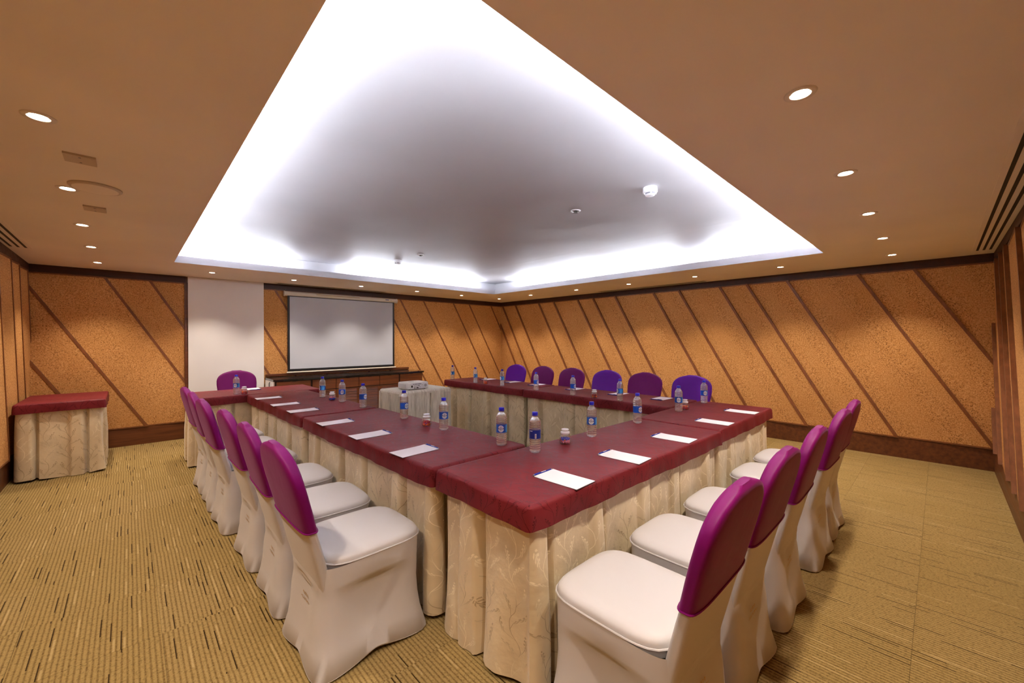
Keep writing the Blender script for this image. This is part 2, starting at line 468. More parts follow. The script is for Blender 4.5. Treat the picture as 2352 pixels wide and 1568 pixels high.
def bar(name, x0, x1, y0, y1, z0, z1, m, label):
    return tag(MB().box(x0, x1, y0, y1, z0, z1).build(name, m), label, kind='structure')
bar('baseboard_right', X1 - 0.012, X1, Y0 + 0.012, Y1 - 0.012, 0, ZB, M['wood'], 'dark wooden baseboard under the right cork wall')
bar('baseboard_back', X0, X1, Y1 - 0.012, Y1, 0, ZB, M['wood'], 'dark wooden baseboard under the screen wall')
bar('baseboard_front', X0, X1, Y0, Y0 + 0.012, 0, ZB, M['wood'], 'dark wooden baseboard at the right edge')
bar('baseboard_left', X0, X0 + 0.012, Y0 + 0.012, Y1 - 0.012, 0, ZB, M['wood'], 'dark wooden baseboard at the left edge')
bar('trim_1', X1 - 0.022, X1, Y0 + 0.022, Y1 - 0.022, ZC, H, M['darkwood'], 'dark crown moulding over the right cork wall')
bar('trim_2', X0, 0.60, Y1 - 0.022, Y1, ZC, H, M['darkwood'], 'dark crown moulding left of the white pillar')
bar('trim_3', 1.57, X1, Y1 - 0.022, Y1, ZC, H, M['darkwood'], 'dark crown moulding over the screen')
bar('trim_4', X0, X1, Y0, Y0 + 0.022, ZC, H, M['darkwood'], 'dark crown moulding at the right edge')
bar('trim_5', X0, X0 + 0.022, Y0 + 0.022, Y1 - 0.022, ZC, H, M['darkwood'], 'dark crown moulding at the left edge')
bar('trim_6', 0.585, 0.622, Y1 - 0.045, Y1, 0, ZC, M['wood'], 'upright brown trim beside the white pillar')
bar('trim_7', 1.60, 4.16, Y1 - 0.05, Y1, 0.828, 0.866, M['wood'], 'thin wooden rail along the wall above the cabinet')
bar('wall_pillar', 0.622, 1.572, Y1 - 0.07, Y1, 0, H, M['pillar'], 'plain white painted pillar beside the screen')

# lowered ceiling border with a rectangular opening, lip, trough and raised ceiling
def frame(mb, x0, x1, y0, y1, X0_, X1_, Y0_, Y1_, z):
    vs = [(x0, y0, z), (x1, y0, z), (x1, y1, z), (x0, y1, z), (X0_, Y0_, z), (X1_, Y0_, z), (X1_, Y1_, z), (X0_, Y1_, z)]
    return mb.add(vs, [(i, (i + 1) % 4, (i + 1) % 4 + 4, i + 4) for i in range(4)])
ce = MB()
E_ = 0.06
frame(ce, CX0, CX1, CY0, CY1, X0 - E_, X1 + E_, Y0 - E_, Y1 + E_, H)
sof = tag(ce.build('ceiling', M['soffit']), 'cream painted lowered ceiling border with a rectangular opening', kind='structure')
lip = MB(); TH = 0.018
def wallring(mb, x0, x1, y0, y1, za, zb):
    c = [(x0, y0), (x1, y0), (x1, y1), (x0, y1)]
    mb.add([(x, y, za) for x, y in c] + [(x, y, zb) for x, y in c], [(i, (i + 1) % 4, (i + 1) % 4 + 4, i + 4) for i in range(4)])
wallring(lip, CX0, CX1, CY0, CY1, H, ZLIP)
wallring(lip, CX0 - TH, CX1 + TH, CY0 - TH, CY1 + TH, ZLIP, H + 0.012)
frame(lip, CX0, CX1, CY0, CY1, CX0 - TH, CX1 + TH, CY0 - TH, CY1 + TH, ZLIP)
T = 0.22
frame(lip, CX0 - TH, CX1 + TH, CY0 - TH, CY1 + TH, CX0 - T, CX1 + T, CY0 - T, CY1 + T, H + 0.012)
wallring(lip, CX0 - T, CX1 + T, CY0 - T, CY1 + T, H + 0.012, ZUP)
lp = lip.build('cove_lip', M['lip'], sof)
up = MB()
N_ = 40
xs = [CX0 - T - 0.02 + (CX1 - CX0 + 2 * T + 0.04) * i / N_ for i in range(N_ + 1)]
ys = [CY0 - T - 0.02 + (CY1 - CY0 + 2 * T + 0.04) * i / N_ for i in range(N_ + 1)]
up.add([(x, y, ZUP + 0.003 * math.sin(x * 2.3 + 1) * math.sin(y * 1.9) + 0.0015 * math.sin(x * 7 + y * 5)) for y in ys for x in xs],
       [(j * (N_ + 1) + i, j * (N_ + 1) + i + 1, (j + 1) * (N_ + 1) + i + 1, (j + 1) * (N_ + 1) + i) for j in range(N_) for i in range(N_)])
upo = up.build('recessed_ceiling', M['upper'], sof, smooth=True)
# roof slab above, so that nothing leaks
tag(MB().box(X0 - 0.15, X1 + 0.15, Y0 - 0.15, Y1 + 0.15, 2.70, 2.80).build('ceiling_slab', M['subfloor']), 'structural slab above the ceiling', kind='structure')

# ------------------------------------------------------------------ fluorescent tubes in the trough
def tube(ax, c, a, b, side, z):
    o = MB(); r = 0.012
    p, q = ((a, c, z), (b, c, z)) if ax == 'x' else ((c, a, z), (c, b, z))
    t = thing('fluorescent_tube', 'white fluorescent tube lying in the ceiling cove, ' + side, 'tube light', ((p[0] + q[0]) / 2, (p[1] + q[1]) / 2, H + 0.012), 0, 'tube lights hidden in the cove')
    L = Vector(t.location)
    MB().tube([Vector(p) - L, Vector(q) - L], r, 8).build('glow_tube', M['tube'], t)
    mid = (Vector(p) + Vector(q)) / 2 - L
    d = (b - a) / 2
    bx = MB()
    if ax == 'x': bx.box(-d, d, -0.02, 0.02, 0.0005, z - H - 0.032)
    else: bx.box(-0.02, 0.02, -d, d, 0.0005, z - H - 0.032)
    bx.build('batten_base', M['fixture'], t)
OFF = 0.10
def run(ax, c, segs, side, z):
    for a, b in segs: tube(ax, c, a, b, side, z)
run('x', CY1 + OFF, [(0.45, 1.62), (2.55, 3.72), (3.78, 4.95)], 'screen side', 2.424)
run('x', CY0 - OFF, [(0.45, 1.62), (1.68, 2.85), (2.91, 4.08), (4.14, 5.31)], 'camera side', 2.419)
run('y', CX1 + OFF, [(0.92, 2.05), (2.5, 3.67), (3.73, 4.9), (4.96, 5.6)], 'far right side', 2.424)
run('y', CX0 - OFF, [(0.92, 2.09), (2.15, 3.32), (3.38, 4.55), (4.61, 5.78)], 'left side', 2.419)

# ------------------------------------------------------------------ downlights
def downlight_proto():
    t = thing('downlight', 'x', 'downlight')
    MB().lathe([(0.030, 0.004), (0.034, -0.004), (0.046, -0.006), (0.052, -0.003), (0.053, 0.0)], 24, (0, 0, 0), False, False).build('trim_ring', M['fixture'], t, smooth=True)
    MB().lathe([(0.030, 0.004), (0.028, -0.001), (0.015, -0.003)], 20, (0, 0, 0), False, True).build('lamp_face', M['lamp'], t)
    return t
dl0 = remember(downlight_proto())
sp = bpy.data.lights.new('downlight_beam', 'SPOT')
sp.energy = SPOT_W; sp.color = SPOT_COL; sp.spot_size = math.radians(100); sp.spot_blend = 0.7; sp.shadow_soft_size = 0.03
spots = []
for k, y in enumerate([0.43, 1.49, 2.55, 3.633, 4.699, 5.74, 6.84]):
    spots.append((-0.266, y, 'ceiling downlight in the left row, %s from the screen wall' % ['seventh', 'sixth', 'fifth', 'fourth', 'third', 'second', 'first'][k]))
for k, x in enumerate([0.78, 1.831, 2.887, 3.938, 4.99, 6.045]):
    spots.append((x, 0.362, 'ceiling downlight in the right row, %s from the far right wall' % ['sixth', 'fifth', 'fourth', 'third', 'second', 'first'][k]))
for k, x in enumerate([0.827, 1.843, 2.894, 3.968, 5.01, 6.05]):
    spots.append((x, 6.815, 'ceiling downlight along the screen wall, %s' % ['over the white pillar', 'over the left end of the screen', 'over the middle of the screen', 'just right of the screen', 'second from the far corner', 'in the far corner'][k]))
for k, y in enumerate([5.802, 4.63, 3.548, 2.47, 1.397]):
    spots.append((6.02, y, 'ceiling downlight over the far chair row, %s from the far corner' % ['first', 'second', 'third', 'fourth', 'fifth'][k]))
for k, (x, y, lb) in enumerate(spots):
    o = dl0 if k == 0 else copy_tree(dl0)
    o.location = (x, y, H)
    tag(o, lb, 'downlight', 'ceiling downlights')
    l = bpy.data.objects.new('downlight_beam', sp); COL.objects.link(l)
    l.parent = o; l.location = (0, 0, -0.012)

# ------------------------------------------------------------------ ceiling fittings
def plate(x, y, sx, sy, lb):
    t = thing('access_plate', lb, 'ceiling plate', (x, y, H), 0, 'blank plates on the ceiling')
    MB().box(-sx / 2, sx / 2, -sy / 2, sy / 2, -0.010, 0).build('cover_plate', M['plate'], t)
    for q in (-1, 1): MB().lathe([(0.005, -0.0115), (0.005, -0.010)], 8, (0.0, q * sy * 0.3, 0)).build('screw', M['pengrey'], t)
plate(-0.175, 2.99, 0.115, 0.125, 'larger blank square plate on the left ceiling, nearest the camera')
plate(-0.168, 4.055, 0.112, 0.125, 'smaller looking blank plate on the left ceiling beyond the speaker')
t = thing('ceiling_speaker', 'round flat ceiling speaker on the left ceiling border', 'speaker', (-0.142, 3.50, H))
MB().lathe([(0.118, 0), (0.118, -0.006), (0.112, -0.011), (0.104, -0.012)], 40, (0, 0, 0), False, True).build('speaker_rim', M['plate'], t, smooth=True)
MB().lathe([(0.100, -0.0135), (0.101, -0.011)], 40).build('grille', M['soffit'], t)
def detector(x, y, lb):
    t = thing('smoke_detector', lb, 'smoke detector', (x, y, ZUP), 0, 'smoke detectors')
    MB().lathe([(0.052, 0.004), (0.054, -0.034), (0.046, -0.042)], 28, (0, 0, 0), False, True).build('base_ring', M['white'], t, smooth=True)
    MB().lathe([(0.040, -0.042), (0.040, -0.052)], 24, (0, 0, 0), False, True).build('vent_gap', M['pengrey'], t)
    for q in range(5):
        a = q * 2 * PI / 5
        MB().box(-0.006, 0.006, -0.002, 0.002, -0.055, -0.042).build('rib', M['white'], t, loc=(0.041 * math.cos(a), 0.041 * math.sin(a), 0))
    MB().lathe([(0.038, -0.052), (0.033, -0.060), (0.022, -0.063)], 24, (0, 0, 0), True, True).build('sensor_cap', M['white'], t, smooth=True)
detector(2.915, 1.535, 'white smoke detector on the raised ceiling, nearer the camera')
detector(2.855, 5.44, 'white smoke detector on the raised ceiling, nearer the screen')
def sprinkler(x, y, lb):
    t = thing('sprinkler', lb, 'sprinkler', (x, y, ZUP), 0, 'ceiling sprinklers')
    MB().lathe([(0.046, 0.003), (0.046, -0.004), (0.034, -0.008), (0.030, -0.003)], 28, (0, 0, 0), False, False).build('escutcheon', M['white'], t, smooth=True)
    MB().lathe([(0.010, 0.0), (0.010, -0.018), (0.020, -0.020), (0.020, -0.022)], 14, (0, 0, 0), False, True).build('sprinkler_head', M['steel'], t)
sprinkler(2.935, 2.265, 'small round sprinkler on the raised ceiling, nearer the camera')
sprinkler(2.905, 4.89, 'small round sprinkler on the raised ceiling, nearer the screen')
def slots(ax, a, b, cs, f0, f1, lb):
    t = thing('air_slot', lb, 'air vent', ((a + b) / 2, (f0 + f1) / 2, H) if ax == 'x' else ((f0 + f1) / 2, (a + b) / 2, H), 0, 'linear air vents in the ceiling')
    d = (b - a) / 2; w = (f1 - f0) / 2; m_ = (f0 + f1) / 2
    def bx(n, p0, p1, q0, q1, z0, z1, mt):
        if ax == 'x': MB().box(p0, p1, q0, q1, z0, z1).build(n, mt, t)
        else: MB().box(q0, q1, p0, p1, z0, z1).build(n, mt, t)
    bx('vent_frame', -d - 0.03, d + 0.03, -w, w, -0.003, 0.0, M['soffit'])
    for c in cs: bx('slot_opening', -d, d, c - m_ - 0.009, c - m_ + 0.009, -0.0045, -0.003, M['slot'])
slots('y', 1.2, 6.22, [-0.735, -0.783, -0.831], -0.862, -0.695, 'three-slot linear air vent by the left wall')
slots('x', 0.8, 6.40, [-0.262, -0.306, -0.350], -0.388, -0.225, 'three-slot linear air vent at the right edge')
slots('y', 2.54, 4.5, [6.545, 6.59, 6.635], 6.505, 6.675, 'three-slot linear air vent above the far chair row')
slots('x', 1.75, 3.6, [7.33, 7.375, 7.42], 7.29, 7.46, 'three-slot linear air vent above the projection screen')

# ================================================================== FURNITURE
def rrect(x0, x1, y0, y1, r, step, off=0.0):
    """points of a rounded rectangle, counter-clockwise, with distance and outward normal"""
    pts = []
    cs = [(x1 - r, y0 + r, -PI / 2), (x1 - r, y1 - r, 0), (x0 + r, y1 - r, PI / 2), (x0 + r, y0 + r, PI)]
    out = []
    for k in range(4):
        cx_, cy_, a0 = cs[k]
        for q in range(5):
            a = a0 + q * PI / 8
            out.append((cx_, cy_, a, r))
        nx = cs[(k + 1) % 4]
        p = (cx_ + r * math.cos(a0 + PI / 2), cy_ + r * math.sin(a0 + PI / 2)); q2 = (nx[0] + r * math.cos(nx[2]), nx[1] + r * math.sin(nx[2]))
        L = math.hypot(q2[0] - p[0], q2[1] - p[1]); n = max(2, int(L / step))
        for q in range(1, n):
            f = q / n
            out.append((p[0] + (q2[0] - p[0]) * f - r * math.cos(a0 + PI / 2), p[1] + (q2[1] - p[1]) * f - r * math.sin(a0 + PI / 2), a0 + PI / 2, r))
    for cx_, cy_, a, rr in out:
        pts.append(((cx_ + rr * math.cos(a), cy_ + rr * math.sin(a)), (math.cos(a), math.sin(a))))
    s = [0.0]
    for i in range(1, len(pts)): s.append(s[-1] + math.dist(pts[i][0], pts[i - 1][0]))
    return pts, s

def hsh(i, k=0): return math.modf(abs(math.sin(i * 12.9898 + k * 78.233) * 43758.5453))[0]

def skirt_mesh(sx, sy, ztop, zbot, seed, amp, pleat=0.40, inset=0.0, step=0.012, uvoff=0.0, lim=0.017, flare=0.0):
    pts, s = rrect(-sx / 2 + inset, sx / 2 - inset, -sy / 2 + inset, sy / 2 - inset, 0.03, step)
    n = len(pts); per = s[-1] + math.dist(pts[-1][0], pts[0][0])
    np_ = max(4, round(per / pleat)); pl = per / np_
    mb = MB(); NZ = 9
    rows = []
    for r in range(NZ):
        g = r / (NZ - 1); z0 = ztop + (zbot - ztop) * g
        row = []
        for i in range(n):
            (x, y), (nx, ny) = pts[i]
            q = s[i] / pl; k = math.floor(q); f = q - k
            c0 = 0.34 + 0.25 * hsh(k, seed); wd = 0.20 + 0.14 * hsh(k, seed + 3)
            # box pleat: a raised fold with steep sides and a dark tuck beside it
            e = 0.035
            up_ = max(0.0, min(1.0, (f - c0) / e)) * max(0.0, min(1.0, (c0 + wd - f) / e))
            tk = max(0.0, 1 - abs(f - (c0 + wd + 0.045)) / 0.045)
            d = amp * (up_ * (0.45 + 0.75 * g) - tk * (0.9 + 1.6 * g)) + amp * 0.9 * g * g * math.sin(q * 2 * PI * 1.3 + seed) * 0.5 + amp * 0.35 * g * math.sin(s[i] * 21 + seed * 2 + g * 3)
            d = max(-0.055, min(lim, d + flare * g * g))
            z = z0 + (0.012 * g * math.sin(q * 2 * PI * 0.7 + seed * 1.7) if r == NZ - 1 else 0)
            row.append((x + nx * d, y + ny * d, max(0.004, z)))
        rows.append(row)
    vs = [p for row in rows for p in row]; fs = []; uv = []
    for r in range(NZ - 1):
        for i in range(n):
            j = (i + 1) % n
            fs.append((r * n + i, (r + 1) * n + i, (r + 1) * n + j, r * n + j))
            sa = s[i] + uvoff; sb = (s[j] if j else per) + uvoff
            uv.append([(sa, rows[r][i][2]), (sa, rows[r + 1][i][2]), (sb, rows[r + 1][j][2]), (sb, rows[r][j][2])])
    return mb.add(vs, fs, uv)

def cloth_mesh(sx, sy, zt, zd, seed, rad=0.016, uvoff=0.0):
    """fitted overlay: flat top, rounded edge, short straight drop"""
    pts, s = rrect(-sx / 2, sx / 2, -sy / 2, sy / 2, 0.022, 0.03)
    n = len(pts); per = s[-1] + math.dist(pts[-1][0], pts[0][0])
    prof = [(-rad * 1.6, 0), (-rad * 0.9, -0.001), (-rad * 0.35, -rad * 0.35), (-0.001, -rad), (0.002, -0.05), (0.003, zd - zt)]
    rows = []
    for k, (o, dz) in enumerate(prof):
        row = []
        for i in range(n):
            (x, y), (nx, ny) = pts[i]
            wv = (0.0035 * math.sin(s[i] * 17 + seed) + 0.002 * math.sin(s[i] * 41 + seed * 3)) * (k / 5.0) ** 2
            hz = 0.003 * math.sin(s[i] * 6.3 + seed) if k == 5 else 0
            row.append((x + nx * (o + wv), y + ny * (o + wv), zt + dz + hz))
        rows.append(row)
    mb = MB()
    vs = [p for r in rows for p in r]; fs = []; uv = []
    for k in range(len(prof) - 1):
        for i in range(n):
            j = (i + 1) % n
            fs.append((k * n + i, (k + 1) * n + i, (k + 1) * n + j, k * n + j))
            sa = s[i] + uvoff; sb = (s[j] if j else per) + uvoff
            uv.append([(sa, rows[k][i][2]), (sa, rows[k + 1][i][2]), (sb, rows[k + 1][j][2]), (sb, rows[k][j][2])])
    mb.add(vs, fs, uv)
    ix, iy = sx / 2 - 0.06, sy / 2 - 0.06
    inn = [(max(-ix, min(ix, x)), max(-iy, min(iy, y)), zt) for x, y, _ in rows[0]]
    U_ = lambda p: (p[0] + uvoff, p[1] + uvoff * 0.7)
    fs = [(i, (i + 1) % n, n + (i + 1) % n, n + i) for i in range(n)]
    both = rows[0] + inn
    mb.add(both, fs, [[U_(both[q]) for q in f] for f in fs])
    gx, gy = 14, 8
    gv = [(-ix + 2 * ix * a / gx, -iy + 2 * iy * b / gy, zt) for b in range(gy + 1) for a in range(gx + 1)]
    gf = [(b * (gx + 1) + a, b * (gx + 1) + a + 1, (b + 1) * (gx + 1) + a + 1, (b + 1) * (gx + 1) + a) for b in range(gy) for a in range(gx)]
    mb.add(gv, gf, [[U_(gv[q]) for q in f] for f in gf])
    return mb

def banquet_table(x0, x1, y0, y1, ang, seed, tl, cl, zt=ZT, zd=ZD, amp=0.030, grp=True, lim=0.032, flare=0.006):
    cx_, cy_ = (x0 + x1) / 2, (y0 + y1) / 2; sx, sy = x1 - x0, y1 - y0
    t = thing('banquet_table', tl, 'table', (cx_, cy_, 0), math.radians(ang), 'skirted conference tables' if grp else None)
    MB().box(-sx / 2 + 0.02, sx / 2 - 0.02, -sy / 2 + 0.02, sy / 2 - 0.02, zt - 0.03, zt - 0.006).build('tabletop', M['tabletop'], t)
    for a in (-1, 1):
        for b in (-1, 1):
            MB().box(-0.015, 0.015, -0.015, 0.015, 0, zt - 0.03).build('leg', M['steel'], t, loc=(a * (sx / 2 - 0.08), b * (sy / 2 - 0.08), 0))
    skirt_mesh(sx, sy, zt - 0.03, 0.012, seed, amp, inset=0.034, uvoff=seed * 0.7, lim=lim, flare=flare).build('skirt', M['skirt'], t, smooth=60)
    c = cloth_mesh(sx, sy, zt, zd, seed, uvoff=seed * 0.31).build('tablecloth', M['maroon'], smooth=40)
    c.location = (cx_, cy_, 0); c.rotation_euler = (0, 0, math.radians(ang))
    tag(c, cl, 'tablecloth', 'maroon tablecloths')
    return t
banquet_table(1.105, 3.030, 1.060, 1.722, -0.6, 1, 'skirted table nearest the camera, its corner pointing forward', 'maroon cloth on the table nearest the camera', amp=0.038)
banquet_table(3.046, 4.392, 1.075, 1.745, 0.6, 2, 'skirted table at the right corner, behind the two farthest right-row chairs', 'maroon cloth on the right corner table')
banquet_table(1.070, 1.765, 1.748, 3.670, 1.25, 3, 'skirted table of the left run, nearer the camera', 'maroon cloth on the nearer table of the left run')
banquet_table(1.028, 1.708, 3.696, 5.625, 1.25, 4, 'skirted table of the left run, farther from the camera', 'maroon cloth on the farther table of the left run')
banquet_table(0.470, 1.855, 5.655, 6.405, 0.0, 5, 'skirted head table in front of the white pillar', 'reddish maroon cloth on the head table before the pillar')
banquet_table(3.725, 4.395, 3.750, 5.555, 0.3, 6, 'skirted table of the far right run, beside the projector', 'maroon cloth on the far table beside the projector', amp=0.038)
banquet_table(3.722, 4.400, 1.772, 3.730, 0.3, 7, 'skirted table of the far right run, nearer the right corner', 'maroon cloth on the nearer table of the far right run', amp=0.038)
banquet_table(-0.835, -0.185, 6.235, 7.20, 0.0, 8, 'small skirted side table in the left corner', 'bright rust-red cloth on the side table in the left corner', 0.785, 0.690, amp=0.040, grp=False, lim=0.033, flare=0.012)

# projector stand draped in grey linen
pt = thing('projector_stand', 'small table fully draped in pleated grey linen under the projector', 'table', (2.90, 5.02, 0), math.radians(1.5))
PZ = 0.752
MB().box(-0.37, 0.37, -0.25, 0.25, PZ - 0.03, PZ - 0.008).build('tabletop', M['tabletop'], pt)
for a in (-1, 1):
    for b in (-1, 1): MB().box(-0.015, 0.015, -0.015, 0.015, 0, PZ - 0.03).build('leg', M['steel'], pt, loc=(a * 0.31, b * 0.2, 0))
skirt_mesh(0.80, 0.58, PZ - 0.028, 0.012, 12, 0.020, pleat=0.24, inset=0.0, step=0.010).build('drape', M['linen'], pt, smooth=60)
cloth_mesh(0.80, 0.58, PZ, PZ - 0.05, 12, rad=0.03).build('drape_top', M['linen'], pt, smooth=60)

# ------------------------------------------------------------------ chairs
def ss(n, a, b, c, z, N=56, conc=0.0, zf=None, pw=1.5):
    """super-ellipse ring centred at x = c; conc pulls the flat sides in between the corners"""
    out = []
    for j in range(N):
        p = 2 * PI * j / N; cs, sn = math.cos(p), math.sin(p)
        r = 1.0 / ((abs(cs) ** n + abs(sn) ** n) ** (1.0 / n))
        k = abs(math.sin(2 * p)) ** pw
        cn = conc * (0.55 if cs < -0.72 else 1.0)
        x, y = r * cs * a, r * sn * b
        L = math.hypot(x, y)
        f = 1 - cn * (1 - k) / max(L, 1e-6)
        out.append((c + x * f, y * f, zf(k) if zf else z))
    return out

def back_prof(z, grow=0.0):
    """centre x, half depth, half width of the backrest at height z"""
    tb = [(0.33, -0.196, 0.030, 0.196), (0.40, -0.210, 0.030, 0.204), (0.46, -0.225, 0.030, 0.209), (0.56, -0.250, 0.029, 0.216), (0.632, -0.270, 0.028, 0.222), (0.72, -0.292, 0.028, 0.232), (0.79, -0.310, 0.028, 0.238),
          (0.85, -0.325, 0.027, 0.236), (0.885, -0.333, 0.027, 0.224), (0.913, -0.339, 0.026, 0.204), (0.940, -0.345, 0.025, 0.168), (0.957, -0.349, 0.022, 0.128), (0.968, -0.351, 0.018, 0.088), (0.975, -0.352, 0.009, 0.05)]
    for (z0, *a), (z1, *b) in zip(tb[:-1], tb[1:]):
        if z <= z1:
            f = max(0, (z - z0) / (z1 - z0))
            return [p + (q - p) * f for p, q in zip(a, b)]
    return list(tb[-1][1:])

def make_chair():
    t = thing('banquet_chair', 'x', 'chair')
    # stretch cover from the feet up to the seat
    hem = lambda k: 0.006 + 0.022 * (1 - k)
    rs = [ss(9, 0.270, 0.256, 0, 0, N=80, conc=0.026, zf=lambda k: hem(k)),
          ss(9, 0.274, 0.260, 0, 0, N=80, conc=0.023, zf=lambda k: hem(k) + 0.006)]
    for z, a, b, cc in [(0.10, 0.260, 0.246, 0.029), (0.17, 0.251, 0.236, 0.038), (0.25, 0.246, 0.231, 0.037), (0.31, 0.243, 0.229, 0.034), (0.345, 0.243, 0.229, 0.028), (0.362, 0.244, 0.229, 0.008), (0.378, 0.244, 0.229, 0.0), (0.43, 0.246, 0.229, 0.0), (0.452, 0.246, 0.229, 0.0)]:
        rs.append(ss(6, a, b, 0.006 if z > 0.3 else 0.0, 0, N=80, conc=cc, pw=(2.6 if 0.12 < z < 0.36 else 1.5), zf=(lambda k, z=z: max(z, hem(k) + 0.02))))
    cv = MB().rings(rs, False, False).build('stretch_cover', M['ivory'], t, smooth=55)
    MB().tube([(x, y, z + 0.002) for x, y, z in rs[0]], 0.0042, 6, True).build('hem_band', M['ivory'], cv, smooth=True)
    # legs of the chair frame inside the cover
    for a in (-1, 1):
        for b in (-1, 1):
            MB().tube([(a * 0.185, b * 0.17, 0.30), (a * 0.215, b * 0.20, 0.0)], 0.011, 8).build('leg', M['steel'], t)
    # backrest sleeve below the cap
    def loft(z0, z1, n, grow):
        r = []
        for i in range(n + 1):
            z = z0 + (z1 - z0) * (1 - (1 - i / n) ** 1.6 if z1 > 0.9 else i / n)
            c, d, w = back_prof(z)
            r.append(ss(4.2, d + grow, w + grow, c, z + (grow if i == n else 0)))
        return r
    MB().rings(loft(0.335, 0.66, 12, 0.0), False, True).build('back_sleeve', M['ivory'], t, smooth=60)
    # seat
    sc = 0.030
    rs = [ss(4.6, 0.238 * k, 0.226 * k2, sc, z) for z, k, k2 in [(0.425, 0.985, 0.985), (0.448, 1.0, 1.0), (0.455, 0.998, 0.998), (0.468, 0.995, 0.995), (0.479, 0.965, 0.965), (0.487, 0.90, 0.90), (0.492, 0.78, 0.78), (0.495, 0.5, 0.5), (0.496, 0.2, 0.2)]]
    seat = MB().rings(rs, False, True).build('seat', M['ivory'], t, smooth=60)
    MB().tube([(x, y, 0.4555) for x, y, z in ss(4.6, 0.240, 0.228, sc, 0.456, N=56)], 0.0038, 6, True).build('piping', M['ivory'], seat, smooth=True)
    # coloured cap
    cap = loft(0.630, 0.975, 22, 0.0045)
    lo = ss(4.2, *[back_prof(0.632)[1] + 0.001, back_prof(0.632)[2] + 0.001], back_prof(0.632)[0], 0.638)
    o = MB().rings([lo] + cap, False, True).build('back_cap', M['magenta'], t, smooth=60)
    c, d, w = back_prof(0.634)
    MB().tube([(x, y, z) for x, y, z in ss(4.2, d + 0.0055, w + 0.0055, c, 0.632)], 0.0035, 6, True).build('cap_hem', M['magenta'], o, smooth=True)
    # faded gold stitched mark low on the back
    mk = MB()
    def xr(y): return -(0.2465 - 0.0204 * (1 - abs(math.sin(2 * math.atan2(y, 0.246))) ** 2.6)) - 0.0012
    def dash(y, z, l, h_): mk.add([(xr(y), y, z), (xr(y + l), y + l, z), (xr(y + l), y + l, z + h_), (xr(y), y, z + h_)], [(0, 3, 2, 1)])
    random.seed(3)
    y = -0.035
    for q in range(5): dash(y, 0.262 + random.uniform(-0.002, 0.002), 0.004, 0.014); dash(y + 0.004, 0.262 + random.choice((0, 0.006, 0.011)), 0.006, 0.003); y += 0.014
    y = -0.075
    for q in range(11): dash(y, 0.236 + random.uniform(-0.002, 0.002), 0.0035, 0.012); dash(y + 0.003, 0.236 + random.choice((0, 0.005, 0.009)), 0.006, 0.003); y += 0.0135
    mk.build('gold_mark', M['gold'], t)
    return t
chair0 = remember(make_chair())
CAPS = {k: None for k in ('magenta', 'violet', 'plum')}
def set_cap(ch, key):
    if key == 'magenta': return
    for c in ch.children:
        if c.name.startswith('back_cap'):
            if CAPS[key] is None:
                me = c.data.copy(); me.materials[0] = M[key]
                me2 = c.children[0].data.copy(); me2.materials[0] = M[key]
                CAPS[key] = (me, me2)
            c.data, c.children[0].data = CAPS[key]
first = [True]
def chair(x, y, rz, key, lb, grp):
    if first[0]: o = chair0; first[0] = False
    else: o = copy_tree(chair0)
    o.location = (x, y, 0); o.rotation_euler = (0, 0, math.radians(rz))
    tag(o, lb, 'chair', grp)
    set_cap(o, key)
    return o
g1 = 'covered chairs in the left row'
for x, y, rz, lb in [(0.806, 1.985, 1, 'white covered chair with magenta back cap, nearest the camera in the left row'),
                     (0.800, 2.535, -1, 'white covered chair with magenta cap, second from the camera in the left row'),
                     (0.787, 3.115, 1, 'white covered chair with magenta cap, third from the camera in the left row'),
                     (0.745, 3.805, 2, 'white covered chair with creased magenta cap, fourth from the camera in the left row'),
                     (0.738, 4.355, 0, 'white covered chair with magenta cap, fifth from the camera in the left row'),
                     (0.730, 4.885, 2, 'white covered chair with magenta cap, farthest in the left row')]:
    chair(x, y, rz, 'magenta', lb, g1)
g2 = 'covered chairs in the right row'
for x, y, rz, lb in [(1.385, 0.775, 90, 'cream covered chair with magenta cap, nearest the camera in the right row'),
                     (1.935, 0.778, 90, 'cream covered chair with magenta cap, second from the camera in the right row'),
                     (2.520, 0.772, 91, 'cream covered chair with magenta cap, third from the camera in the right row'),
                     (3.265, 0.765, 89, 'cream covered chair with violet-tinged cap, fourth from the camera in the right row'),
                     (3.820, 0.775, 90, 'cream covered chair with magenta cap, farthest in the right row')]:
    chair(x, y, rz, 'magenta', lb, g2)
g3 = 'covered chairs along the far right wall'
for k, (y, key, lb) in enumerate([(5.19, 'violet', 'chair with violet cap behind the far table, nearest the far corner'), (4.56, 'plum', 'chair with plum cap behind the far table, second from the far corner'),
                    (3.94, 'plum', 'chair with plum cap behind the far table, third from the far corner'), (3.31, 'violet', 'chair with bright violet cap, fourth from the far corner'),
                    (2.71, 'plum', 'chair with plum cap, fifth from the far corner behind the far tables'), (2.10, 'violet', 'chair with dark violet cap, nearest the right corner of the tables')]):
    chair(4.690, y, 180 + (-1) ** k * 0.7, key, lb, g3)
chair(1.138, 6.695, 270, 'plum', 'single chair with plum cap at the head table before the white pillar', 'covered chairs')

